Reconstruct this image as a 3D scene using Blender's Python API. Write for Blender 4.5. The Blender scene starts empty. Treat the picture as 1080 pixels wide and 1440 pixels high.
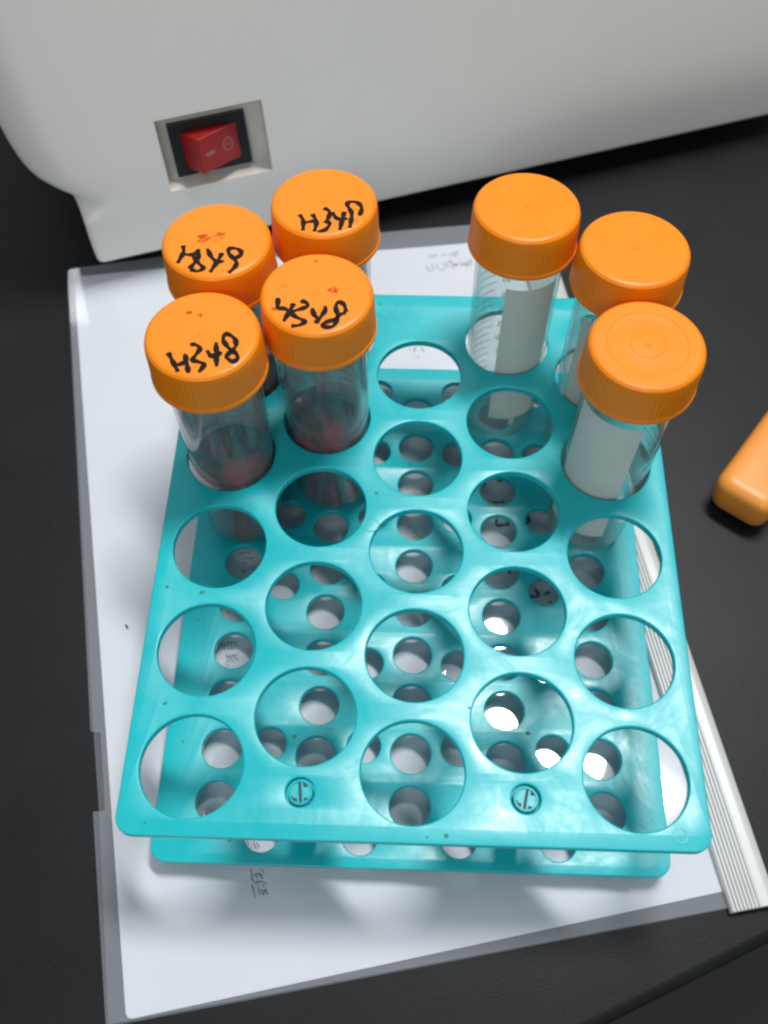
import bpy, bmesh, math, random
from mathutils import Vector, Matrix
import numpy as np
random.seed(7)
PI = math.pi
R = math.radians
scene = bpy.context.scene
C = scene.collection
MM = 0.001                      # all shapes below are given in millimetres

# ------------------------------------------------------------------ camera
cam_d = bpy.data.cameras.new("camera")
cam = bpy.data.objects.new("camera", cam_d)
C.objects.link(cam)
scene.camera = cam
cam_d.sensor_fit = 'HORIZONTAL'
cam_d.sensor_width = 36
cam_d.lens = 1350.9 / 1080 * 36
cam_d.clip_start = 0.01
cam_d.clip_end = 30
cam.location = (-4.6005 * MM, -73.1231 * MM, 286.0035 * MM)
cam.rotation_euler = (0.5137, 0.0057, 0.0311)
cam_d.dof.use_dof = True
cam_d.dof.focus_distance = 0.315
cam_d.dof.aperture_fstop = 16

# ------------------------------------------------------------------ light
world = bpy.data.worlds.new("World")
scene.world = world
world.use_nodes = True
bgn = world.node_tree.nodes['Background']
bgn.inputs['Color'].default_value = (0.90, 0.96, 1.0, 1)
bgn.inputs['Strength'].default_value = 0.33

def area(name, loc, target, sx, sy, watts, col):
    l = bpy.data.lights.new(name, 'AREA')
    l.shape = 'RECTANGLE'
    l.size = sx
    l.size_y = sy
    l.energy = watts
    l.color = col
    o = bpy.data.objects.new(name, l)
    C.objects.link(o)
    o.location = loc
    o.rotation_euler = (Vector(target) - Vector(loc)).to_track_quat('-Z', 'Y').to_euler()
    return o
area("ceiling_or_fill_panel", (0.335, 0.575, 1.70), (0.336, 0.576, 0), 0.58, 0.18, 30, (1.0, 0.985, 0.96))
area("ceiling_or_fill_panel", (-0.55, 1.9, 1.70), (-0.55, 1.901, 0), 0.9, 0.4, 5, (0.95, 0.98, 1.0))
area("ceiling_or_fill_panel", (-0.3, -1.9, 1.70), (-0.3, -1.6, 0), 1.2, 0.5, 16, (0.97, 0.99, 1.0))  # unseen fill light added behind the camera to brighten the machine's front

scene.view_settings.view_transform = 'Standard'
scene.view_settings.look = 'None'
scene.view_settings.exposure = 0.0
scene.view_settings.gamma = 1.0
scene.render.engine = 'CYCLES'
scene.cycles.transparent_max_bounces = 32
scene.cycles.max_bounces = 12
scene.cycles.filter_width = 2.3
scene.render.resolution_x = 768
scene.render.resolution_y = 1024

# ------------------------------------------------------------------ helpers
def mesh_obj(name, verts, faces, mat, parent=None, smooth=True, angle=35):
    me = bpy.data.meshes.new(name)
    me.from_pydata([tuple(c * MM for c in v) for v in verts], [], faces)
    me.validate()
    me.update()
    return link(name, me, mat, parent, smooth, angle)

def link(name, me, mat, parent=None, smooth=True, angle=35):
    bm = bmesh.new()
    bm.from_mesh(me)
    bmesh.ops.recalc_face_normals(bm, faces=bm.faces)
    bm.to_mesh(me)
    bm.free()
    if smooth:
        for p in me.polygons:
            p.use_smooth = True
        me.set_sharp_from_angle(angle=R(angle))
    me.materials.clear()
    me.materials.append(mat)
    o = bpy.data.objects.new(name, me)
    C.objects.link(o)
    if parent:
        o.parent = parent
    return o

def tag(o, label=None, cat=None, group=None, kind=None):
    if label: o['label'] = label
    if cat: o['category'] = cat
    if group: o['group'] = group
    if kind: o['kind'] = kind
    return o

def empty(name, loc=(0, 0, 0), rot=(0, 0, 0)):
    o = bpy.data.objects.new(name, None)
    C.objects.link(o)
    o.empty_display_size = 0.01
    o.location = tuple(c * MM for c in loc)
    o.rotation_euler = rot
    return o

def loops(rings, closed_ring=True, cap0=True, cap1=True):
    """rings: list of equally long lists of points -> verts, faces"""
    n = len(rings[0])
    v = [p for r in rings for p in r]
    f = []
    for i in range(len(rings) - 1):
        for j in range(n if closed_ring else n - 1):
            k = (j + 1) % n
            f.append((i * n + j, i * n + k, (i + 1) * n + k, (i + 1) * n + j))
    if cap0: f.append(tuple(range(n))[::-1])
    if cap1: f.append(tuple((len(rings) - 1) * n + j for j in range(n)))
    return v, f

def lathe(profile, n=64, cap0=False, cap1=False, wob=None):
    rings = []
    for (r, z) in profile:
        ring = []
        for j in range(n):
            a = 2 * PI * j / n
            rr = r if wob is None else r + wob(r, z, j)
            ring.append((rr * math.cos(a), rr * math.sin(a), z))
        rings.append(ring)
    return loops(rings, True, cap0, cap1)

def plate(name, outline, holes, z_top, thick, bevel, mat, parent, n=72):
    """flat plate with real holes and rounded rims"""
    cu = bpy.data.curves.new(name + "_c", 'CURVE')
    cu.dimensions = '2D'
    cu.fill_mode = 'BOTH'
    def poly(pts):
        s = cu.splines.new('POLY')
        s.points.add(len(pts) - 1)
        for p, q in zip(s.points, pts):
            p.co = (q[0] * MM, q[1] * MM, 0, 1)
        s.use_cyclic_u = True
    poly(outline)
    for (x, y, r) in holes:
        poly([(x + r * math.cos(2 * PI * k / n), y + r * math.sin(2 * PI * k / n)) for k in range(n)])
    cu.extrude = (thick / 2 - bevel) * MM
    cu.bevel_depth = bevel * MM
    cu.bevel_resolution = 3
    cu.offset = -bevel * MM
    tmp = bpy.data.objects.new("tmp", cu)
    C.objects.link(tmp)
    dg = bpy.context.evaluated_depsgraph_get()
    me = bpy.data.meshes.new_from_object(tmp.evaluated_get(dg))
    bpy.data.objects.remove(tmp)
    bpy.data.curves.remove(cu)
    bm = bmesh.new()
    bm.from_mesh(me)
    bmesh.ops.remove_doubles(bm, verts=bm.verts, dist=1e-6)
    bmesh.ops.translate(bm, verts=bm.verts, vec=(0, 0, (z_top - thick / 2) * MM))
    bm.to_mesh(me)
    bm.free()
    me.name = name
    return link(name, me, mat, parent, True, 30)

def rrect(x0, y0, x1, y1, r, n=8):
    pts = []
    for cx, cy, a0 in ((x1 - r, y1 - r, 0), (x0 + r, y1 - r, 90), (x0 + r, y0 + r, 180), (x1 - r, y0 + r, 270)):
        for k in range(n + 1):
            a = R(a0 + 90 * k / n)
            pts.append((cx + r * math.cos(a), cy + r * math.sin(a)))
    return pts

def smooth_line(pts, step=0.35):
    """Catmull-Rom through the points, resampled"""
    if len(pts) < 3:
        a, b = pts[0], pts[-1]
        n = max(2, int(math.dist(a, b) / step))
        return [(a[0] + (b[0] - a[0]) * i / n, a[1] + (b[1] - a[1]) * i / n) for i in range(n + 1)]
    P = [pts[0]] + list(pts) + [pts[-1]]
    out = []
    for i in range(1, len(P) - 2):
        p0, p1, p2, p3 = P[i - 1:i + 3]
        n = max(3, int(math.dist(p1, p2) / step))
        for k in range(n):
            t = k / n
            out.append(tuple(0.5 * (2 * b + (c - a) * t + (2 * a - 5 * b + 4 * c - d) * t * t + (3 * b - a - 3 * c + d) * t ** 3)
                             for a, b, c, d in zip(p0, p1, p2, p3)))
    out.append(tuple(pts[-1]))
    return out

def strokes(name, lines, z, w, mat, parent, seed=1, lift=0.05):
    """pen strokes: thin raised ribbons with round ends and varying width"""
    rnd = random.Random(seed)
    V, F = [], []
    zz = z
    for ln in lines:
        pts = smooth_line(ln)
        zz += lift * 0.12
        ph = rnd.random() * 6
        for i, (x, y) in enumerate(pts):
            a = pts[max(0, i - 1)]
            b = pts[min(len(pts) - 1, i + 1)]
            dx, dy = b[0] - a[0], b[1] - a[1]
            L = math.hypot(dx, dy) or 1
            e = min(i, len(pts) - 1 - i)
            ww = w * (0.5 + 0.12 * math.sin(i * 0.55 + ph)) * (0.55 if e == 0 else 0.9 if e == 1 else 1)
            nx, ny = -dy / L * ww, dx / L * ww
            b0 = len(V)
            V += [(x + nx, y + ny, zz), (x - nx, y - ny, zz)]
            if i:
                F.append((b0 - 2, b0 - 1, b0 + 1, b0))
    return mesh_obj(name, V, F, mat, parent, False)

# ------------------------------------------------------------------ materials
def mat_new(name):
    m = bpy.data.materials.new(name)
    m.use_nodes = True
    nt = m.node_tree
    b = nt.nodes['Principled BSDF']
    return m, nt, b
def N(nt, t, **kw):
    n = nt.nodes.new(t)
    for k, v in kw.items():
        setattr(n, k, v)
    return n
def noise(nt, scale, detail=4, rough=0.6, coords=None):
    tc = N(nt, 'ShaderNodeTexCoord')
    n = N(nt, 'ShaderNodeTexNoise')
    n.inputs['Scale'].default_value = scale
    n.inputs['Detail'].default_value = detail
    n.inputs['Roughness'].default_value = rough
    nt.links.new(tc.outputs['Object'], n.inputs['Vector'])
    return n
def ramp(nt, src, p0, c0, p1, c1):
    r = N(nt, 'ShaderNodeValToRGB')
    r.color_ramp.elements[0].position = p0
    r.color_ramp.elements[0].color = c0 if len(c0) == 4 else (*c0, 1)
    r.color_ramp.elements[1].position = p1
    r.color_ramp.elements[1].color = c1 if len(c1) == 4 else (*c1, 1)
    nt.links.new(src, r.inputs['Fac'])
    return r
def plastic(name, col, rough, col2=None, nscale=60, bump=0.0, bscale=300, rough2=None, sss=0, spec=0.5):
    m, nt, b = mat_new(name)
    b.inputs['Roughness'].default_value = rough
    b.inputs['Specular IOR Level'].default_value = spec
    if col2 is not None:
        n = noise(nt, nscale)
        r = ramp(nt, n.outputs['Fac'], 0.35, col, 0.7, col2)
        nt.links.new(r.outputs['Color'], b.inputs['Base Color'])
    else:
        b.inputs['Base Color'].default_value = (*col, 1)
    if rough2 is not None:
        n2 = noise(nt, nscale * 1.7, 6, 0.7)
        mr = N(nt, 'ShaderNodeMapRange')
        mr.inputs['From Min'].default_value = 0.35
        mr.inputs['From Max'].default_value = 0.65
        mr.inputs['To Min'].default_value = rough
        mr.inputs['To Max'].default_value = rough2
        nt.links.new(n2.outputs['Fac'], mr.inputs['Value'])
        nt.links.new(mr.outputs['Result'], b.inputs['Roughness'])
    if bump:
        n3 = noise(nt, bscale, 3)
        bp = N(nt, 'ShaderNodeBump')
        bp.inputs['Strength'].default_value = bump
        bp.inputs['Distance'].default_value = 0.0005
        nt.links.new(n3.outputs['Fac'], bp.inputs['Height'])
        nt.links.new(bp.outputs['Normal'], b.inputs['Normal'])
    if sss:
        b.inputs['Subsurface Weight'].default_value = sss
        b.inputs['Subsurface Radius'].default_value = (1, 0.5, 0.2)
        b.inputs['Subsurface Scale'].default_value = 0.0015
    return m

M = {}
m, nt, b = mat_new('teal_plastic')
b.inputs['Base Color'].default_value = (0.0, 0.44, 0.52, 1)
na = noise(nt, 30)
ra = ramp(nt, na.outputs['Fac'], 0.35, (0.0, 0.44, 0.50), 0.7, (0.0, 0.48, 0.53))
nt.links.new(ra.outputs['Color'], b.inputs['Base Color'])
nb = noise(nt, 45, 6, 0.7)
nb.inputs['Distortion'].default_value = 1.2
mr_ = N(nt, 'ShaderNodeMapRange')
mr_.inputs['From Min'].default_value = 0.35
mr_.inputs['From Max'].default_value = 0.65
mr_.inputs['To Min'].default_value = 0.26
mr_.inputs['To Max'].default_value = 0.46
nt.links.new(nb.outputs['Fac'], mr_.inputs['Value'])
nt.links.new(mr_.outputs['Result'], b.inputs['Roughness'])
b.inputs['Specular IOR Level'].default_value = 0.6
nc_ = noise(nt, 55, 3)
# fine scratches and scuffs in the gloss
vo = N(nt, 'ShaderNodeTexVoronoi', feature='DISTANCE_TO_EDGE')
vo.inputs['Scale'].default_value = 55
tcx = N(nt, 'ShaderNodeTexCoord')
nd = noise(nt, 25, 4)
vm = N(nt, 'ShaderNodeVectorMath', operation='MULTIPLY_ADD')
vm.inputs[1].default_value = (0.06, 0.06, 0.06)
nt.links.new(nd.outputs['Color'], vm.inputs[0])
nt.links.new(tcx.outputs['Object'], vm.inputs[2])
nt.links.new(vm.outputs[0], vo.inputs['Vector'])
rs = ramp(nt, vo.outputs['Distance'], 0.0, (0, 0, 0), 0.03, (1, 1, 1))
ma = N(nt, 'ShaderNodeMath', operation='MULTIPLY_ADD')
ma.inputs[1].default_value = 0.035
nt.links.new(rs.outputs['Color'], ma.inputs[0])
nt.links.new(nc_.outputs['Fac'], ma.inputs[2])
bq = N(nt, 'ShaderNodeBump')
bq.inputs['Strength'].default_value = 0.32
bq.inputs['Distance'].default_value = 0.0005
nt.links.new(ma.outputs[0], bq.inputs['Height'])
nt.links.new(bq.outputs['Normal'], b.inputs['Normal'])
M['teal'] = m
M['orange'] = plastic('orange_plastic', (0.90, 0.24, 0.003), 0.36, (0.93, 0.255, 0.004), 90, 0.08, 500, 0.44, spec=0.35)
M['casing'] = plastic('cream_white_casing', (0.82, 0.81, 0.765), 0.45, (0.85, 0.84, 0.795), 8, 0.05, 700)
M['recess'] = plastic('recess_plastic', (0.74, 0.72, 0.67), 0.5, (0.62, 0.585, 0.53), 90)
M['black_pl'] = plastic('black_plastic', (0.012, 0.013, 0.014), 0.4)
M['red'] = plastic('red_translucent_plastic', (0.36, 0.012, 0.012), 0.3, (0.30, 0.012, 0.012), 40)
M['mark'] = plastic('pale_marking', (0.38, 0.14, 0.14), 0.5)
M['rubber'] = plastic('dark_rubber', (0.02, 0.02, 0.02), 0.8)
M['bar'] = plastic('white_binder_plastic', (0.56, 0.58, 0.58), 0.35, (0.52, 0.54, 0.54), 40)
M['handle'] = plastic('pale_orange_plastic', (0.82, 0.30, 0.045), 0.40, (0.78, 0.27, 0.04), 50)
M['ink'] = plastic('black_marker_ink', (0.008, 0.006, 0.005), 0.6, spec=0.15)
M['stain'] = None
M['print'] = plastic('grey_print', (0.16, 0.17, 0.19), 0.7)
M['pen'] = plastic('black_pen_print', (0.015, 0.015, 0.018), 0.7)
M['faint'] = plastic('faint_print', (0.52, 0.53, 0.56), 0.7)
M['paper'] = plastic('white_paper', (0.80, 0.80, 0.83), 0.75, (0.83, 0.83, 0.86), 25, 0.05, 900, spec=0.2)
M['patch'] = plastic('white_writing_patch', (0.62, 0.64, 0.60), 0.6, (0.66, 0.67, 0.63), 60)
M['grad'] = plastic('dark_graduation_print', (0.03, 0.06, 0.07), 0.6)
M['floor'] = plastic('dark_floor', (0.05, 0.055, 0.04), 0.6, (0.035, 0.04, 0.03), 3)

# bench top: matt black resin with fine grain and a few pale specks
m, nt, b = mat_new('black_bench_resin')
n1 = noise(nt, 35, 5)
r1 = ramp(nt, n1.outputs['Fac'], 0.3, (0.004, 0.0050, 0.006), 0.75, (0.008, 0.0095, 0.011))
n2 = noise(nt, 420, 2)
r2 = ramp(nt, n2.outputs['Fac'], 0.765, (0, 0, 0), 0.80, (1, 1, 1))
mx = N(nt, 'ShaderNodeMixRGB')
mx.inputs['Color2'].default_value = (0.05, 0.05, 0.05, 1)
nt.links.new(r2.outputs['Color'], mx.inputs['Fac'])
nt.links.new(r1.outputs['Color'], mx.inputs['Color1'])
nt.links.new(mx.outputs['Color'], b.inputs['Base Color'])
b.inputs['Roughness'].default_value = 0.47
b.inputs['Specular IOR Level'].default_value = 0.25
n3 = noise(nt, 1400, 3)
bp = N(nt, 'ShaderNodeBump')
bp.inputs['Strength'].default_value = 0.35
bp.inputs['Distance'].default_value = 0.0002
nt.links.new(n3.outputs['Fac'], bp.inputs['Height'])
nt.links.new(bp.outputs['Normal'], b.inputs['Normal'])
M['bench'] = m

def film(name, tint, milk, milk_col, rough=0.04, edge=0.0, bump=0.0, bscale=20, ior=1.5, gloss=1.0):
    """thin clear plastic: see-through, slightly milky, with a real Fresnel sheen"""
    m = bpy.data.materials.new(name)
    m.use_nodes = True
    nt = m.node_tree
    nt.nodes.clear()
    out = N(nt, 'ShaderNodeOutputMaterial')
    tr = N(nt, 'ShaderNodeBsdfTransparent')
    tr.inputs['Color'].default_value = (*tint, 1)
    df = N(nt, 'ShaderNodeBsdfPrincipled')
    df.inputs['Base Color'].default_value = (*milk_col, 1)
    df.inputs['Roughness'].default_value = 0.5
    df.inputs['Specular IOR Level'].default_value = 0.0
    m1 = N(nt, 'ShaderNodeMixShader')
    lw = N(nt, 'ShaderNodeLayerWeight')
    lw.inputs['Blend'].default_value = 0.35
    mm = N(nt, 'ShaderNodeMath', operation='MULTIPLY_ADD')
    mm.inputs[1].default_value = edge
    mm.inputs[2].default_value = milk
    nt.links.new(lw.outputs['Facing'], mm.inputs[0])
    nt.links.new(mm.outputs[0], m1.inputs['Fac'])
    nt.links.new(tr.outputs[0], m1.inputs[1])
    nt.links.new(df.outputs[0], m1.inputs[2])
    gl = N(nt, 'ShaderNodeBsdfGlossy')
    gl.inputs['Roughness'].default_value = rough
    fr = N(nt, 'ShaderNodeLayerWeight')     # Schlick: 0.04 + 0.96 (1 - cos)^5, alike from both sides
    fr.inputs['Blend'].default_value = 0.5
    pw = N(nt, 'ShaderNodeMath', operation='POWER')
    pw.inputs[1].default_value = 5.0
    nt.links.new(fr.outputs['Facing'], pw.inputs[0])
    g = N(nt, 'ShaderNodeMath', operation='MULTIPLY_ADD')
    g.inputs[1].default_value = 0.9 * gloss
    g.inputs[2].default_value = 0.04 * gloss
    nt.links.new(pw.outputs[0], g.inputs[0])
    m2 = N(nt, 'ShaderNodeMixShader')
    nt.links.new(g.outputs[0], m2.inputs['Fac'])
    nt.links.new(m1.outputs[0], m2.inputs[1])
    nt.links.new(gl.outputs[0], m2.inputs[2])
    if bump:
        nn = noise(nt, bscale, 2)
        bp = N(nt, 'ShaderNodeBump')
        bp.inputs['Strength'].default_value = bump
        bp.inputs['Distance'].default_value = 0.001
        nt.links.new(nn.outputs['Fac'], bp.inputs['Height'])
        nt.links.new(bp.outputs['Normal'], gl.inputs['Normal'])
        nt.links.new(bp.outputs['Normal'], fr.inputs['Normal'])
    nt.links.new(m2.outputs[0], out.inputs['Surface'])
    return m, nt, mm, m1, tr, df
M['film'] = film('clear_folder_film', (0.97, 0.98, 0.99), 0.07, (0.75, 0.8, 0.85), 0.05, 0.0, 0.05, 14)[0]
M['film_top'] = film('clear_folder_front', (0.97, 0.98, 0.99), 0.09, (0.75, 0.8, 0.85), 0.05, 0.0, 0.03, 14)[0]
M['tube'] = film('clear_tube_plastic', (0.965, 0.99, 0.985), 0.03, (0.6, 0.72, 0.70), 0.08, 0.16, 0.15, 120)[0]

def blood(name, dark, red, scale):
    m, nt, b = mat_new(name)
    n = noise(nt, scale, 5, 0.65)
    r = ramp(nt, n.outputs['Fac'], 0.42, dark, 0.66, red)
    nt.links.new(r.outputs['Color'], b.inputs['Base Color'])
    b.inputs['Roughness'].default_value = 0.22
    return m
M['blood'] = blood('dark_blood', (0.006, 0.004, 0.008), (0.34, 0.004, 0.010), 45)

M['tube_full'] = film('clear_tube_plastic_over_blood', (0.96, 0.97, 0.97), 0.018, (0.62, 0.64, 0.64), 0.07, 0.14, 0.06, 120)[0]
# blood smeared on the inside of the wall: dense near the liquid, patchy and thin above
m, nt, mm, m1, tr, df = film('blood_smear', (0.93, 0.85, 0.86), 0.0, (0.2, 0.012, 0.020), 0.2, 0.0, gloss=0)
tc = N(nt, 'ShaderNodeTexCoord')
sp = N(nt, 'ShaderNodeSeparateXYZ')
nt.links.new(tc.outputs['Object'], sp.inputs[0])
mr = N(nt, 'ShaderNodeMapRange')
mr.inputs['From Min'].default_value = -0.008
mr.inputs['From Max'].default_value = 0.030
mr.inputs['To Min'].default_value = 0.56
mr.inputs['To Max'].default_value = -0.10
nt.links.new(sp.outputs['Z'], mr.inputs['Value'])
nn = noise(nt, 75, 4, 0.6)
ad = N(nt, 'ShaderNodeMath', operation='ADD')
nt.links.new(nn.outputs['Fac'], ad.inputs[0])
nt.links.new(mr.outputs['Result'], ad.inputs[1])
rr = ramp(nt, ad.outputs[0], 0.49, (0.01, 0.01, 0.01), 0.74, (0.95, 0.95, 0.95))
nt.links.new(rr.outputs['Color'], m1.inputs['Fac'])
nc = noise(nt, 48, 3, 0.6)
rc = ramp(nt, nc.outputs['Fac'], 0.47, (0.008, 0.005, 0.010), 0.60, (0.40, 0.003, 0.012))
nt.links.new(rc.outputs['Color'], df.inputs['Base Color'])
M['smear'] = m

# faint red stain soaked on a cap
m, nt, mm, m1, tr, df = film('blood_stain', (1, 1, 1), 0.0, (0.50, 0.03, 0.008), 0.4, 0.0, gloss=0)
nn = noise(nt, 700, 4, 0.7)
rr = ramp(nt, nn.outputs['Fac'], 0.40, (0.05, 0.05, 0.05), 0.62, (0.75, 0.75, 0.75))
nt.links.new(rr.outputs['Color'], m1.inputs['Fac'])
M['stain'] = m
M['teal_dark'] = plastic('teal_in_slot', (0.002, 0.045, 0.055), 0.6)
M['dirt'] = plastic('brown_grime', (0.03, 0.22, 0.17), 0.7)
M['patch2'] = film('translucent_writing_patch', (0.9, 0.92, 0.9), 0.72, (0.64, 0.66, 0.62), 0.3, 0.0)[0]
# traced pen strokes, millimetres on the sheet and on each cap
GL= [[(-52.7, -10.1), (-50.8, -10.8)], [(-55.3, -11.0), (-55.0, -12.1)], [(-53.3, -10.5), (-52.9, -12.1), (-51.8, -13.6)], [(-52.2, -11.4), (-50.8, -13.4)], [(-53.5, -19.8), (-52.9, -21.1), (-53.0, -22.1)], [(-50.0, -19.9), (-49.1, -20.6), (-48.6, -21.5)], [(-52.8, -21.9), (-51.8, -22.0), (-50.8, -21.4), (-49.1, -22.1)], [(-51.4, -21.2), (-50.9, -22.9)], [(-50.0, -22.0), (-48.9, -23.1)], [(-52.9, -22.2), (-52.6, -23.2), (-51.8, -24.1)], [(-51.7, -24.8), (-51.3, -24.3), (-50.0, -24.0), (-48.3, -24.2), (-47.7, -24.9)], [(-50.7, -24.8), (-49.9, -25.2)], [(-49.1, -24.9), (-48.0, -25.7)], [(-52.5, -24.9), (-50.9, -29.1)], [(-50.4, -25.9), (-49.4, -28.3)], [(-49.4, -26.3), (-48.2, -28.3)], [(-48.7, -26.8), (-47.3, -26.6), (-47.5, -27.3), (-46.6, -27.8)], [(-47.7, -27.0), (-48.2, -28.1)]]
FA= [[(4.6, 262.6), (5.1, 260.0)], [(5.9, 262.6), (6.6, 260.9), (7.7, 263.1), (8.6, 261.8)], [(10.4, 261.5), (11.0, 263.2)], [(11.9, 264.1), (12.6, 261.9)], [(14.0, 264.1), (14.8, 262.0)], [(15.7, 264.6), (16.4, 262.9), (17.7, 265.1), (18.6, 263.4)], [(15.7, 262.5), (18.9, 262.5)], [(3.4, 256.4), (4.4, 252.8), (5.7, 252.2), (6.9, 253.3), (5.8, 256.7)], [(8.2, 256.7), (9.4, 253.0), (11.0, 252.8), (12.3, 254.7), (11.6, 257.7)], [(13.2, 258.1), (13.8, 254.3)], [(13.5, 257.7), (14.8, 258.6), (16.3, 254.0)], [(15.7, 258.2), (17.0, 256.1), (18.2, 257.4), (17.3, 256.1), (18.9, 255.7)], [(19.5, 259.1), (20.4, 256.2), (21.7, 257.9), (22.3, 255.4)], [(22.7, 259.2), (22.9, 255.8), (24.6, 259.7), (25.0, 255.9)]]
HW= [[(28.6, 135.4), (29.1, 133.5)], [(34.0, 137.4), (35.0, 135.9), (36.7, 136.9)], [(30.0, 126.8), (32.7, 125.6), (36.9, 126.0)], [(33.5, 117.8), (33.2, 115.1), (35.0, 114.9), (38.6, 115.3)], [(37.6, 116.7), (38.1, 115.0)], [(45.1, 121.1), (46.5, 117.0), (44.1, 116.3), (45.0, 117.5)], [(37.5, 95.3), (38.1, 93.0)], [(47.5, 87.2), (48.6, 83.9), (45.1, 83.5)], [(48.7, 85.6), (48.5, 83.4)], [(51.1, 84.5), (53.2, 86.0)], [(53.0, 81.8), (53.4, 81.0)]]
DT= [[(-3.8, 205.4), (-3.2, 204.1)], [(-1.3, 209.4), (-0.2, 205.8)], [(0.5, 209.0), (2.0, 204.9), (3.1, 203.1)], [(2.3, 209.9), (3.7, 206.3)], [(-2.3, 204.3), (-0.2, 204.4)], [(-1.1, 207.1), (-1.6, 202.6)], [(-2.2, 200.3), (-1.3, 199.4)], [(0.1, 200.8), (0.8, 199.7)], [(1.9, 181.9), (4.0, 178.1)], [(16.2, 186.2), (17.6, 184.9)], [(3.0, 175.5), (3.9, 175.1)]]
KA= [[(-71.5, 60.9), (-70.9, 58.3)], [(-70.2, 61.3), (-69.7, 58.7)], [(-68.8, 61.3), (-68.5, 59.1)], [(-71.5, 60.9), (-67.4, 61.7)], [(-70.9, 58.3), (-67.5, 58.9)], [(-67.8, 61.7), (-66.5, 59.9)], [(-70.3, 56.4), (-68.7, 53.9), (-70.0, 53.5)], [(-69.0, 56.8), (-67.6, 53.6)], [(-67.5, 56.5), (-66.9, 53.6)], [(-70.2, 55.3), (-65.8, 56.6)], [(-66.8, 55.8), (-65.2, 54.0)], [(-69.5, 52.4), (-68.9, 51.7)], [(-71.3, 74.2), (-70.5, 70.7)], [(-73.4, 74.5), (-70.9, 73.8)]]
KB= [[(-70.6, 101.0), (-66.2, 101.8)], [(-69.8, 99.2), (-65.5, 99.9)], [(-68.5, 96.7), (-63.6, 97.5)], [(-67.8, 95.5), (-66.6, 94.3)], [(-68.0, 91.9), (-66.2, 90.7)]]
WR = {'A': [[(-8.99, -6.09), (-5.23, -14.13)], [(-3.98, -6.41), (-1.92, -14.04)], [(-6.0, -11.1), (-2.87, -9.48)], [(-2.8, -3.24), (-1.62, -2.76), (0.21, -4.51), (-1.4, -8.55), (0.11, -9.4), (2.18, -10.44), (0.98, -13.53)], [(2.38, -4.9), (3.71, -7.09), (4.86, -6.39)], [(3.18, -7.1), (5.17, -7.49), (6.5, -5.24)], [(4.67, -1.69), (5.96, -11.22)], [(10.9, -3.33), (10.03, -0.19), (7.34, 1.56), (6.7, -0.73), (8.65, -3.84), (11.01, -6.01), (11.73, -7.76), (10.64, -9.12), (9.14, -8.27), (8.46, -6.96), (10.73, -3.33)]], 'B': [[(-11.95, -0.96), (-11.49, -2.3), (-11.55, -5.66)], [(-11.55, -5.66), (-9.51, -5.39), (-7.34, -6.89)], [(-6.6, -3.08), (-7.7, -6.67), (-9.24, -10.9)], [(-4.62, -1.9), (-2.46, -3.19), (-3.03, -4.77), (-7.68, -6.9)], [(-7.68, -6.9), (-5.48, -8.83), (-2.8, -10.51), (-4.22, -12.08), (-6.88, -12.8)], [(-0.96, -4.94), (-0.09, -7.8), (1.39, -9.53)], [(2.93, -3.95), (2.9, -6.4), (0.48, -11.3)], [(9.41, -6.45), (8.75, -3.57), (7.13, -2.27), (6.2, -4.08), (7.05, -7.17), (9.42, -6.67)], [(7.05, -7.17), (6.27, -11.58), (4.64, -12.71), (2.57, -12.12), (3.51, -10.78), (6.15, -9.4), (7.74, -7.16)]], 'C': [[(-10.11, -1.51), (-9.51, -4.64), (-10.93, -9.93)], [(-9.38, -5.6), (-6.17, -5.52), (-5.05, -3.08)], [(-5.05, -3.08), (-4.56, -6.92), (-6.72, -12.18)], [(-6.46, -6.01), (-4.26, -9.29), (-2.38, -11.6), (-4.14, -13.06), (-6.37, -12.18)], [(-2.22, -2.77), (-0.3, -6.81), (1.88, -8.66), (3.77, -8.13)], [(2.65, -4.57), (1.94, -7.7), (-0.03, -13.42)], [(9.09, -4.65), (7.46, -2.76), (4.93, -2.58), (4.82, -4.76), (7.32, -8.04), (7.57, -10.4), (6.57, -15.81)], [(9.27, -4.64), (7.21, -7.09)]], 'D': [[(-7.43, -5.44), (-5.96, -8.59), (-6.07, -14.39)], [(-3.37, -5.09), (-1.69, -8.97), (-2.07, -13.81)], [(-5.89, -9.56), (-2.08, -8.49)], [(0.18, -2.03), (2.25, -3.96), (1.78, -7.9), (0.81, -9.39)], [(1.1, -8.41), (2.6, -9.83), (1.37, -12.76), (-1.02, -13.78)], [(3.14, -3.94), (4.55, -6.85), (6.73, -7.78), (8.09, -6.77)], [(7.04, -3.59), (6.42, -8.76), (6.13, -13.12)], [(11.94, -5.69), (12.48, -1.72), (10.93, 0.99), (8.41, 1.18), (7.77, -0.34), (9.41, -4.77), (10.35, -13.49)]]}
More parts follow.
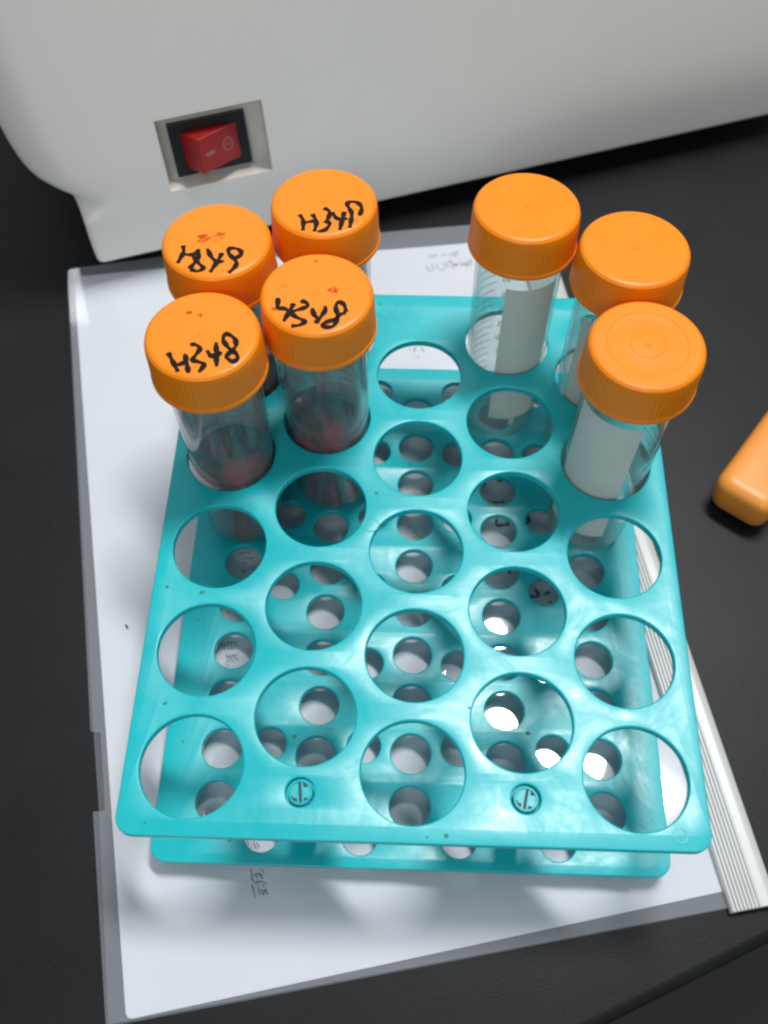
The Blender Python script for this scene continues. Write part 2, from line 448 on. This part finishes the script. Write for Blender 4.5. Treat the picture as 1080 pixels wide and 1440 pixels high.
# ------------------------------------------------------------------ bench, floor
TZ = -57.0                      # height of the bench top (rack's upper plate is z = 0)
ex, ey = 0.908, 0.419           # direction of the bench's front edge
nx_, ny_ = -0.419, 0.908        # into the bench
e0 = (64.4, -62.7)
rings = []
for s in (-1500, 1500):
    ring = []
    for (d, z) in ([(700, TZ - 28), (4, TZ - 28), (1, TZ - 26), (0, TZ - 20)] +
                   [(4 - 4 * math.cos(R(a)), TZ - 4 + 4 * math.sin(R(a))) for a in (0, 20, 40, 60, 75, 90)] + [(700, TZ)]):
        ring.append((e0[0] + ex * s + nx_ * d, e0[1] + ey * s + ny_ * d, z))
    rings.append(ring)
v, f = loops(rings)
tag(mesh_obj('bench_top', v, f, M['bench']), kind='structure')
v = [(-3000, -3000, -880), (3000, -3000, -880), (3000, 3000, -880), (-3000, 3000, -880)]
tag(mesh_obj('floor', v, [(0, 1, 2, 3)], M['floor'], None, False), kind='structure')

# ------------------------------------------------------------------ folder and sheet of paper
def sheet(name, pts, z, th, mat, parent=None):
    n = len(pts)
    rim = 'film' not in mat.name and 'folder' not in mat.name
    v = [(x, y, z) for x, y in pts] + [(x, y, z - th) for x, y in pts]
    f = [tuple(range(n)), tuple(range(2 * n - 1, n - 1, -1))] + ([(i, (i + 1) % n, n + (i + 1) % n, n + i) for i in range(n)] if rim else [])
    return mesh_obj(name, v, f, mat, parent, False)
def along(a, b, t): return (a[0] + (b[0] - a[0]) * t, a[1] + (b[1] - a[1]) * t)
def bow(a, b, amp, n=14, seed=0):
    L = math.dist(a, b)
    nx, ny = -(b[1] - a[1]) / L, (b[0] - a[0]) / L
    return [(a[0] + (b[0] - a[0]) * i / n + nx * amp * math.sin(PI * i / n) , a[1] + (b[1] - a[1]) * i / n + ny * amp * math.sin(PI * i / n)) for i in range(n)]

folder = empty('report_folder', (0, 0, TZ))
tag(folder, 'clear plastic report folder with a white ribbed slide binder, under the teal rack', 'folder')
def rel(o):            # shapes are given in world millimetres; keep them there under an offset parent
    o.matrix_parent_inverse = o.parent.matrix_basis.inverted()
    return o
FTL, FBL, FBR, FTR = (-168.5, 249.5), (-94.3, -68.0), (112.0, -26.5), (58.0, 288.0)
L1, L2 = along(FTL, FBL, 0.706), along(FTL, FBL, 0.795)
wx, wy = 2.6, 0.6
back = [FTR] + [(x, y - 0.5) for x, y in bow(FTR, FTL, -3.0)[1:]] + [(FTL[0] + 1.6, FTL[1] - 0.1), (FTL[0] + 0.9, FTL[1] - 1.6)] + [(L1[0] + .9, L1[1]), (L2[0] + 1.4, L2[1])] + [(FBL[0] + 0.8, FBL[1] - 0.4)] + [FBR]
rel(sheet('back_cover', back, TZ + 0.45, 0.15, M['film'], folder))
front = [(FTR[0], FTR[1] - 1)] + [(x, y - 1.0) for x, y in bow(FTR, FTL, -3.0)[1:]] + [(FTL[0] + 1.6, FTL[1] - 0.9), (FTL[0] + 0.9, FTL[1] - 2.6), (L1[0], L1[1]), (L1[0] + wx + 1.2, L1[1] - 0.4), (L2[0] + wx + 1.0, L2[1] + 0.5), (L2[0] - 0.6, L2[1])] + [(FBL[0], FBL[1])] + [(FBR[0], FBR[1] + 0.3)]
rel(sheet('front_cover', front, TZ + 1.10, 0.15, M['film_top'], folder))

# slide binder: ribbed bar of real section, extruded along the folder's right edge
bx, by = -0.1965, 0.9805        # direction along the bar
qx, qy = 0.9805, 0.1965         # across it, to the right
def bar_section():
    pts = []
    pts.append((0, 0.3))
    pts.append((0, 2.6))
    w = 1.25
    x = 0.4
    for k in range(8):          # eight ribs
        top = 3.3 + 0.9 * math.sin(min(1, (x) / 11) * PI / 2)
        pts += [(x, top), (x + 0.25, top + 0.22), (x + 0.75, top + 0.22), (x + 1.0, top)]
        pts += [(x + 1.08, top - 0.32), (x + 1.18, top - 0.32)]
        x += w
    for k in range(10):         # smooth rounded spine
        a = PI / 2 - PI * 0.62 * k / 9
        pts.append((12.6 + 3.6 * math.cos(a), 1.4 + 2.9 * math.sin(a)))
    pts.append((14.5, 0.3))
    return pts
rings = []
o0 = (106.4, -29.3)
sec = bar_section()
for s, sh in ((0, 0.35), (0.25, 0.0), (60, 0), (120, 0), (180, 0), (240, 0), (297, 0)):
    ring = []
    for (u, h) in sec:
        hh = h - sh if h > 1 else h
        ring.append((o0[0] + bx * s + qx * u, o0[1] + by * s + qy * u, TZ + hh + 0.1))
    rings.append(ring)
v, f = loops(rings)
rel(mesh_obj('slide_binder', v, f, M['bar'], folder, True, 25))

PZ = TZ + 0.75
paper = sheet('paper_sheet', [(-164.0, 244.0), (-88.6, -64.6), (-87.6, -65.8), (-86.2, -65.9), (108.5, -21.6), (60.5, 279.5), (20, 270.2), (-12, 265.8), (-60, 261)], PZ, 0.2, M['paper'])
tag(paper, 'white printed sheet of paper held in the clear folder beneath the rack', 'paper')
strokes('printed_text', GL, PZ + 0.02, 0.42, M['print'], paper, 1)
strokes('printed_text', DT, PZ + 0.02, 0.40, M['print'], paper, 2)
strokes('printed_text', KA, PZ + 0.02, 0.35, M['print'], paper, 3)
strokes('printed_text', KB, PZ + 0.02, 0.45, M['print'], paper, 4)
strokes('printed_text', FA, PZ + 0.02, 0.9, M['faint'], paper, 5)
strokes('handwriting', HW, PZ + 0.03, 1.3, M['pen'], paper, 6)

fleck = mesh_obj('black_fleck', [(-110.4, 67.0, TZ + 1.12), (-109.4, 65.6, TZ + 1.12), (-108.8, 65.3, TZ + 1.15), (-109.2, 66.4, TZ + 1.35), (-110.0, 67.5, TZ + 1.2)],
                 [(0, 1, 3), (1, 2, 3), (0, 3, 4)], M['ink'])
tag(fleck, 'tiny black fleck lying on the folder left of the rack', 'fleck')

# ------------------------------------------------------------------ rack
PX, PY, OFF = 32.9956, 36.8767, 0.4379
rack = empty('tube_rack', (0, 0, TZ + 1.1))
tag(rack, 'turquoise plastic two-tier tube rack with round holes, standing on the folder', 'tube rack')
XL, XR, YF, YB = -86.2, 86.2, -20.6, 186.2
th = []
for k in range(5):
    for j in range(5):
        y = j if k % 2 == 0 else j + OFF
        th.append(((k - 2) * PX, y * PY, 15.5))
POSTS = [(-33.0, -6.9), (33.3, -6.9)]
BP = [(-66.0, 173.5), (66.0, 173.5)]
top = rel(plate('top_plate', rrect(XL, YF, XR, YB, 5.5), th + [(x, y, 4.3) for x, y in POSTS + BP], 0.0, 3.0, 0.55, M['teal'], rack, 96))
LZ = -46.5
lh = []
for k in range(5):
    o = 0 if k % 2 == 0 else OFF - 0.5
    for i in range(11):
        y = (i * 0.493 + o * 0.8)
        if y * PY > 174 or (k % 2 == 1 and i == 0): continue
        lh.append(((k - 2) * PX, y * PY, 7.0))
for k in (0.5, 1.5, 2.5, 3.5):
    for i in range(7):
        y = -0.28 + i * 0.83
        if y * PY > 176: continue
        lh.append(((k - 2) * PX, y * PY, 5.9))
low = rel(plate('lower_plate', rrect(XL, YF + 0.4, XR, YB, 5.5), lh, LZ, 3.2, 0.5, M['teal'], rack, 48))
for (x, y) in POSTS + BP:
    v, f = lathe([(0.01, LZ + 0.0), (3.9, LZ + 0.02), (3.9, -3.2), (3.7, -3.1), (3.7, -0.6), (3.4, -0.3), (3.1, -0.3), (2.9, -0.8), (0.01, -0.8)], 32, True, True)
    post = rel(mesh_obj('post', [(a + x, b + y, c) for a, b, c in v], f, M['teal'], rack))
    # the split end of the post: dark slot and two little catches
    a = R(97 if x < 0 else 78)
    def loc(u, w, z): return (x + u * math.cos(a) - w * math.sin(a), y + u * math.sin(a) + w * math.cos(a), z)
    v, f = [], []
    for (u0, u1, w0, w1, z0, z1) in ((-3.2, 3.2, -0.42, 0.42, -0.9, -0.7), (-2.6, -1.5, 1.0, 2.2, -0.9, -0.7), (1.5, 2.6, -2.2, -1.0, -0.9, -0.7), (-2.5, -1.7, -2.1, -1.0, -0.9, -0.7), (-2.6, -0.9, 2.2, 2.7, -0.9, -0.7)):
        b0 = len(v)
        v += [loc(u0, w0, z0), loc(u1, w0, z0), loc(u1, w1, z0), loc(u0, w1, z0), loc(u0, w0, z1), loc(u1, w0, z1), loc(u1, w1, z1), loc(u0, w1, z1)]
        f += [(b0, b0 + 1, b0 + 5, b0 + 4), (b0 + 1, b0 + 2, b0 + 6, b0 + 5), (b0 + 2, b0 + 3, b0 + 7, b0 + 6), (b0 + 3, b0, b0 + 4, b0 + 7), (b0 + 4, b0 + 5, b0 + 6, b0 + 7)]
    s = mesh_obj('slot', v, f, M['teal_dark'], post, False)
for (x, y) in ((-79, -13), (79, -13), (-79, 179), (79, 179)):
    v, f = lathe([(4.6, TZ + 1.15), (4.9, TZ + 1.6), (5.2, LZ - 3.1)], 32, True, True)
    rel(mesh_obj('foot', [(a + x, b + y, c) for a, b, c in v], f, M['teal'], rack))
# moulded marks: small raised rings on the plates
for (x, y, z, r) in ((80.0, -3.0, LZ, 2.6), (77.0, -16.0, 0.0, 2.2), (-15.4, 83.0, 0.0, 2.7), (-62.5, 84.5, LZ, 2.2)):
    v, f = lathe([(r, z - 0.05), (r, z + 0.16), (r - 0.4, z + 0.16), (r - 0.4, z - 0.05)], 32)
    rel(mesh_obj('moulded_ring', [(a + x, b + y, c) for a, b, c in v], f, M['teal'], rack))
# grime specks stuck on the plates
rnd = random.Random(5)
v, f = [], []
spots = [(-81.5, 57.9, 0, 0.6), (-69.8, 56.2, 0, 0.9), (-76.5, 18.6, 0, 0.7), (-14.0, 95.5, 0, 0.6), (10.0, -18.2, 0, 0.7), (-77.2, -17.0, 0, 0.4), (-15.5, 181.0, 0, 0.6), (4.4, -18.6, 0, 0.4), (17.0, 20.0, 0, 0.4),
         (41.0, 26.6, LZ, 0.9), (-41.0, 23.0, LZ, 0.8), (-80.5, 66.0, LZ, 0.5), (-80.0, 20.0, LZ, 0.5), (-60.0, -12.5, LZ, 0.7)]
for (x, y, z, r) in spots:
    if any(math.dist((x, y), (hx, hy)) < hr + r + 0.3 for hx, hy, hr in (th if z == 0 else lh)): continue
    b0 = len(v)
    n = 9
    for q in range(n):
        a = 2 * PI * q / n
        rr = r * rnd.uniform(0.6, 1.1)
        v.append((x + rr * math.cos(a) * 1.2, y + rr * math.sin(a), z + 0.02))
    v.append((x, y, z + 0.18))
    f += [(b0 + q, b0 + (q + 1) % n, b0 + n) for q in range(n)]
tag(rel(mesh_obj('dirt_specks', v, f, M['dirt'], rack, False)), kind='stuff')

# ------------------------------------------------------------------ tubes
TOP = 62.0                      # cap top above the upper plate
TIP = TZ + 1.3
def tube_profile():
    o = [(14.95, 58.5), (14.85, -41.0), (14.5, -42.3), (3.4, TIP + 0.6), (2.4, TIP)]
    i = [(2.0, TIP + 1.1), (2.9, TIP + 1.4), (13.5, -41.8), (13.85, -40.8), (13.9, 58.5)]
    return o + i
def wall_patch(a0, a1, z0, z1, r=15.02, n=20, shape=None):
    v, f = [], []
    for i in range(n + 1):
        t = i / n
        a = R(a0 + (a1 - a0) * t)
        zb = z0 + (shape(t) if shape else 0)
        v += [(r * math.cos(a), r * math.sin(a), zb), (r * math.cos(a), r * math.sin(a), z1)]
        if i:
            f.append((2 * i - 2, 2 * i, 2 * i + 1, 2 * i - 1))
    return v, f
def numeral(txt, size, a_c, z_c, r=15.04, flip=False):
    cu = bpy.data.curves.new('numeral_c', 'FONT')
    cu.body = txt
    cu.size = size * MM
    cu.align_x = 'CENTER'
    cu.align_y = 'CENTER'
    tmp = bpy.data.objects.new('tmp', cu)
    C.objects.link(tmp)
    dg = bpy.context.evaluated_depsgraph_get()
    me = bpy.data.meshes.new_from_object(tmp.evaluated_get(dg))
    vs = [v.co.copy() / MM for v in me.vertices]
    fs = [tuple(p.vertices) for p in me.polygons]
    bpy.data.objects.remove(tmp)
    bpy.data.curves.remove(cu)
    bpy.data.meshes.remove(me)
    out = []
    for c in vs:
        a = R(a_c) + c.x / r
        out.append((r * math.cos(a), r * math.sin(a), z_c + c.y))
    return out, fs

NK = 180
def cap_wob(r, z, j):
    if 16.0 < r and 47.9 < z < 60.3:
        return -0.12 if (j % 3) == 0 else 0.0
    return 0.0
side = [(15.1, 47.2), (15.4, 46.4), (18.1, 46.4), (18.35, 46.7), (18.3, 47.8), (18.0, 48.2), (17.7, 57.5), (17.55, 59.8),
        (17.2, 61.0), (16.5, 61.75), (15.7, 62.0), (15.2, 62.0)]
plain = side + [(1.3, 62.0), (1.1, 62.0), (0.8, 62.25), (0.3, 62.3), (0.05, 62.3)]
ringed = side + [(12.4, 62.0), (12.2, 61.99), (11.9, 61.82), (11.7, 61.8), (5.5, 61.8), (5.3, 61.82), (5.1, 62.0), (4.9, 62.02), (1.1, 62.02), (0.9, 62.02), (0.7, 62.3), (0.3, 62.35), (0.05, 62.35)]
def cap_mesh(prof):
    v_cap, f_cap = lathe(prof, NK, False, True, cap_wob)
    b0 = len(v_cap)
    v2, f2 = lathe([(15.1, 47.2), (15.0, 59.2), (0.05, 59.2)], NK, False, True)
    return v_cap + v2, f_cap + [tuple(q + b0 for q in g) for g in f2]
v_tube, f_tube = lathe(tube_profile(), 72)
# close wall ring (rim and the inside of the tip)
n = 72
last = (len(tube_profile()) - 1) * n
f_tube += [(last + j, last + (j + 1) % n, (j + 1) % n, j) for j in range(n)]

def mk(name, vf, mat, parent, smooth=True, angle=35):
    return mesh_obj(name, vf[0], vf[1], mat, parent, smooth, angle)

def make_tube(kind, k, y, dx, dy, label, rot, group, writing=None, stains=(), level=None, seed=0, dz=0.0):
    hx, hy = (k - 2) * PX, y * PY
    # tube leans so that its cap sits dx, dy off the hole
    ox, oy = max(-0.4, min(0.4, dx)), max(-0.4, min(0.4, dy))
    ax = math.atan2(dx - ox, 62.0)
    ay = math.atan2(dy - oy, 62.0)
    root = empty('centrifuge_tube', (hx + ox, hy + oy, 1.5), (-ay, ax, 0))
    tag(root, label, 'tube', group)
    body = mk('tube_body', (v_tube, f_tube), M['tube_full' if kind == 'full' else 'tube'], root)
    cap = mk('screw_cap', cap_mesh(ringed if seed == 7 else plain), M['orange'], root, True, 14)
    a = rot
    if kind == 'full':
        lv = level
        prof = [(0.05, TIP + 1.8), (2.9, TIP + 1.9), (13.25, -41.6), (13.65, -40.6), (13.7, lv + 0.9), (13.3, lv), (6, lv - 0.3), (0.05, lv - 0.3)]
        mk('blood_sample', lathe(prof, 48, True, True), M['blood'], root)
        s0, s1 = {1: (175, 345), 2: (165, 300), 3: (180, 350), 4: (180, 350)}[seed]
        mk('blood_smear', wall_patch(s0, s1, lv + 1.0, 36, 13.78, 40), M['smear'], root)
        q0, q1 = {1: (48, 150), 2: (22, 112), 3: (40, 130), 4: (30, 120)}[seed]
        mk('writing_patch', wall_patch(q0, q1, -6, 50), M['patch2'], root)
    else:
        mk('writing_patch', wall_patch(a - (36 if seed == 5 else 45), a + (36 if seed == 5 else 45), -30, 39), M['patch'], root)
        mk('writing_patch', wall_patch(a - 4, a + 4, -34, -30.2), M['patch'], root)
    # graduation marks and numbers printed on the wall
    gv, gf = [], []
    ga = {1: 95, 2: 60, 3: 80, 4: 60, 5: 118, 6: 60, 7: 2}[seed]
    for i in range(20):
        z = -32 + i * 3.9
        if z > 43: break
        w = 34 if i % 2 == 0 else 22
        pv, pf = wall_patch(ga - w * 0.3, ga + w, z, z + 0.34, 15.0, 10)
        q = len(gv)
        gv += pv
        gf += [tuple(t + q for t in g) for g in pf]
    mk('graduation_marks', (gv, gf), M['grad'], root, False)
    for i, t in enumerate(('5', '10', '15', '20', '25', '30', '35', '40', '45')):
        z = -23.6 + i * 7.8
        mk('volume_number', numeral(t, 3.6, ga - 24, z), M['grad'], root, False)
    if kind == 'full':
        pass
    if writing:
        fix = []
        for ln in writing:
            q = []
            for (x, y) in ln:
                y = y * 0.97 - 1.5
                rr = math.hypot(x, y)
                k_ = 1 if rr < 14.5 else (14.5 + 1.3 * (1 - math.exp(-(rr - 14.5) / 1.3))) / rr
                q.append((x * k_, y * k_))
            fix.append(q)
        writing = fix
        strokes('handwriting', writing, TOP + 0.03, 1.5, M['ink'], cap, seed)
    for (sx, sy, sr) in stains:
        pts = []
        rn = random.Random(seed * 31 + int(sx * 10))
        for q in range(18):
            aa = 2 * PI * q / 18
            rr = sr * rn.uniform(0.65, 1.15)
            pts.append((sx + rr * math.cos(aa) * 1.3, sy + rr * math.sin(aa), TOP + 0.02))
        mk('blood_stain', (pts, [tuple(range(18))]), M['stain'], cap, False)
    return root

GB, GE = 'orange-capped tubes holding blood at the rack\'s left', 'empty orange-capped tubes at the rack\'s right'
make_tube('full', 0, 3, .1, 1.1, 'blood tube whose orange cap reads H348 in clear letters, frontmost on the left', 250, GB, WR['A'], ((-5, 8, .9), (-1.5, 7, .8)), -5.0, 1)
make_tube('full', 1, 3 + OFF, .25, 1.9, 'blood tube with scrawled H348 and two red spots on its orange cap', 262, GB, WR['B'], ((-10.3, 2.5, 1.0), (5.0, 1.2, 1.4), (-1, 13, .6), (-12.5, -7, .8)), -9.0, 2)
make_tube('full', 0, 4, -.15, 2.6, 'blood tube with a red smudge above the writing on its orange cap', 255, GB, WR['C'], ((-4.0, 0.2, 1.9), (0.8, 1.6, 1.7)), -6.0, 3)
make_tube('full', 1, 4 + OFF, 0, 4.5, 'tube at the back left, black handwriting on its otherwise clean orange cap', 262, GB, WR['D'], (), -10.0, 4)
make_tube('empty', 3, 4 + OFF, .15, 4.0, 'empty clear tube with plain orange cap nearest the white machine, grey patch facing front', 286, GE, None, (), None, 5)
make_tube('empty', 4, 4, .4, 2.7, 'empty clear tube half hidden behind the front one, plain orange cap', 255, GE, None, (), None, 6)
make_tube('empty', 4, 3, .2, .7, 'empty clear tube with ringed orange cap, frontmost of the three on the right', 236, GE, None, (), None, 7)

# ------------------------------------------------------------------ white machine
MS = (-148.085, 240.253)
MD = (0.94629, 0.32331)         # along its front
MN = (-0.32331, 0.94629)        # into it
MZ = -45.0
outl = [(0.0, 0.0), (-0.3, 6.0), (-0.3, 13.6), (0.0, 22.0), (-0.1, 26.3), (-1.1, 30.5), (-4.5, 34.4), (-10.7, 38.9), (-16.2, 44.7), (-18.6, 50.7), (-20.2, 58.2), (-21.2, 66), (-22.5, 85), (-23.5, 105), (-22, 140), (-21, 185)]
def interp(h):
    for (s0, h0), (s1, h1) in zip(outl, outl[1:]):
        if h0 <= h <= h1:
            return s0 + (s1 - s0) * (h - h0) / (h1 - h0)
    return outl[-1][0]
def left_edge(h):
    w = 1.6
    return (interp(max(0, h - w)) + 2 * interp(h) + interp(min(184, h + w))) / 4
SR = 373
def fr(h): return 0.22 * 9 * math.log(1 + math.exp((h - 28) / 9))
hs = [0, 0.4, 1.2, 2.2] + [3.5 + 1.5 * i for i in range(40)] + [66, 72, 80, 90, 100, 112, 125, 140, 155, 165, 172, 178, 182, 184, 185]
rings = []
for h in hs:
    ins = 0
    if h < 2.2: ins = 2.2 - math.sqrt(max(0, 2.2 ** 2 - (2.2 - h) ** 2))
    if h > 165: ins = 20 - math.sqrt(max(0, 400 - (h - 165) ** 2))
    t = min(1, max(0, (h - 22) / 14))
    t = t * t * (3 - 2 * t)
    rad = 3 + 17 * t
    lean = fr(h) + ins
    sk = -0.06 * max(0, 26 - h)     # the skirt undercuts slightly
    lean -= sk * 0.5
    sl = left_edge(h) + ins * 0.6
    sr = SR - ins * 0.6
    path = [(sl, 210), (sl, 120), (sl, 60)]
    for q in range(0, 9):
        a = R(90 * q / 8)
        path.append((sl + rad - rad * math.cos(a), rad - rad * math.sin(a)))
    nfr = 24
    for q in range(1, nfr):
        path.append((sl + rad + (sr - rad - sl - rad) * q / nfr, 0))
    for q in range(0, 9):
        a = R(90 * q / 8)
        path.append((sr - rad + rad * math.sin(a), rad - rad * math.cos(a)))
    path += [(sr, 60), (sr, 120), (sr, 210)]
    ring = []
    for (s, d) in path:
        d2 = d + lean
        ring.append((s, d2, h))
    rings.append(ring)
v, f = loops(rings)
machine = empty('bench_machine', (MS[0], MS[1], TZ), (0, 0, math.atan2(MD[1], MD[0])))
tag(machine, 'white plastic bench-top machine with a red rocker switch, behind the rack', 'machine')
ZB = MZ - TZ
v = [(a, b, c + ZB) for a, b, c in v]
casing = mesh_obj('casing', v, f, M['casing'], machine, True, 40)
# cut the switch recess
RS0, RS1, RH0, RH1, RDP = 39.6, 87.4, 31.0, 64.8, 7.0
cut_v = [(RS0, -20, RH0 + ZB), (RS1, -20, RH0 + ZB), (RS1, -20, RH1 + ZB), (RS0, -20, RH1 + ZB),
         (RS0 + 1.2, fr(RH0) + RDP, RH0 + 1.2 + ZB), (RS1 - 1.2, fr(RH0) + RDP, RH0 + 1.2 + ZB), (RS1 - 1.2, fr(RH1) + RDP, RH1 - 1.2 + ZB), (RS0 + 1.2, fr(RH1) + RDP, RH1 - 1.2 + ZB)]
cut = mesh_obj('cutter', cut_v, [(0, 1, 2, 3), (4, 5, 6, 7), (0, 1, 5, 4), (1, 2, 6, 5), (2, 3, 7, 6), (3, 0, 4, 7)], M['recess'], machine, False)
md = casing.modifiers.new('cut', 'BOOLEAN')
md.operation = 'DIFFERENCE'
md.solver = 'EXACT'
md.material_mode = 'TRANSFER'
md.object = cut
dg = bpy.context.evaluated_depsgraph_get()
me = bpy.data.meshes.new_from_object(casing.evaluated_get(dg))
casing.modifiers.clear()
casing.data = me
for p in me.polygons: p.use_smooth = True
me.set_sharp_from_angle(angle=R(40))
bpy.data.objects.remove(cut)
# switch on the recess floor
sw = empty('rocker_switch')
sw.parent = machine
sw.location = (45.2 * MM, (fr(34) + RDP - 0.2) * MM, (34.3 + ZB) * MM)
sw.rotation_euler = (-math.atan(0.22), 0, 0)
def boxv(x0, x1, y0, y1, z0, z1):
    return ([(x0, y0, z0), (x1, y0, z0), (x1, y1, z0), (x0, y1, z0), (x0, y0, z1), (x1, y0, z1), (x1, y1, z1), (x0, y1, z1)],
            [(0, 1, 2, 3), (4, 5, 6, 7), (0, 1, 5, 4), (1, 2, 6, 5), (2, 3, 7, 6), (3, 0, 4, 7)])
W, H = 33.5, 23.5
bv, bf = [], []
for bx_ in ((0, W, -3, 1, 0, 3.6), (0, W, -3, 1, H - 3.6, H), (0, 4.6, -3, 1, 3.6, H - 3.6), (W - 4.6, W, -3, 1, 3.6, H - 3.6), (4.6, W - 4.6, 0.6, 1, 3.6, H - 3.6)):
    a, b_ = boxv(*bx_)
    q = len(bv)
    bv += a
    bf += [tuple(t + q for t in g) for g in b_]
mesh_obj('bezel', bv, bf, M['black_pl'], sw, False)
rk = [(5.0, 0.4), (5.0, -3.0), (10.4, -12.3), (11.0, -12.4), (28.4, -3.6), (29.0, -3.2), (29.0, 0.4)]
rings = []
for z, s in ((3.9, 0.35), (4.2, 0.0), (H - 4.2, 0.0), (H - 3.9, 0.35)):
    rings.append([(x, y + (s if y < -3 else 0), z) for x, y in rk])
v, f = loops(rings)
rocker = mesh_obj('rocker', v, f, M['red'], sw, False)
# I and O marks lying on the long face
x0_, y0_, x1_, y1_ = 11.0, -12.4, 28.4, -3.6
def onface(u, z, l=0.06):
    L = math.hypot(x1_ - x0_, y1_ - y0_)
    tx, ty = (x1_ - x0_) / L, (y1_ - y0_) / L
    return (x0_ + tx * u + ty * l, y0_ + ty * u - tx * l, z)
v = [onface(2.6, H / 2 - 0.9), onface(7.4, H / 2 - 0.9), onface(7.4, H / 2 + 0.6), onface(2.6, H / 2 + 0.6)]
mesh_obj('on_mark', v, [(0, 1, 2, 3)], M['mark'], rocker, False)
v, f = [], []
for q in range(40):
    a = 2 * PI * q / 40
    for r_ in (2.1, 2.7):
        v.append(onface(14.6 + r_ * math.cos(a), H / 2 + 0.3 + r_ * math.sin(a) * 1.1))
for q in range(40):
    k = (q + 1) % 40
    f.append((2 * q, 2 * q + 1, 2 * k + 1, 2 * k))
b0 = len(v)
v += [onface(13.5, H / 2 + 0.0), onface(15.7, H / 2 + 0.0), onface(15.7, H / 2 + 0.6), onface(13.5, H / 2 + 0.6)]
f.append((b0, b0 + 1, b0 + 2, b0 + 3))
mesh_obj('off_mark', v, f, M['mark'], rocker, False)
for (s, d) in ((25, 40), (345, 40), (25, 170), (345, 170)):
    v, f = lathe([(9, 0.05), (9.5, 1), (9, ZB + 1)], 32, True, True)
    mesh_obj('rubber_foot', [(a + s, b + d, c) for a, b, c in v], f, M['rubber'], machine)

# ------------------------------------------------------------------ orange handle at the right edge
hd = empty('orange_handle', (124.5, 137.0, TZ), (0, 0, math.atan2(0.81, 0.585)))
tag(hd, 'orange plastic handle with rounded corners lying on the black bench at the right', 'handle')
rings = []
HL, HW_, HH = 150, 24, 19
for (z, ins) in ((1.5, 3.2), (1.7, 2.4), (3.5, 1.2), (9, 0.6), (14, 0.3), (16.4, 0.8), (18.0, 2.0), (18.9, 3.8), (19.2, 6.0)):
    pts = rrect(-12 + ins, -HW_ + ins - 2, HL, 0 - ins, max(0.6, 6.5 - ins * 0.6), 8)
    rings.append([(x, y - 0.02 * x, z) for x, y in pts])
v, f = loops(rings)
mesh_obj('grip', v, f, M['handle'], hd, True, 60)
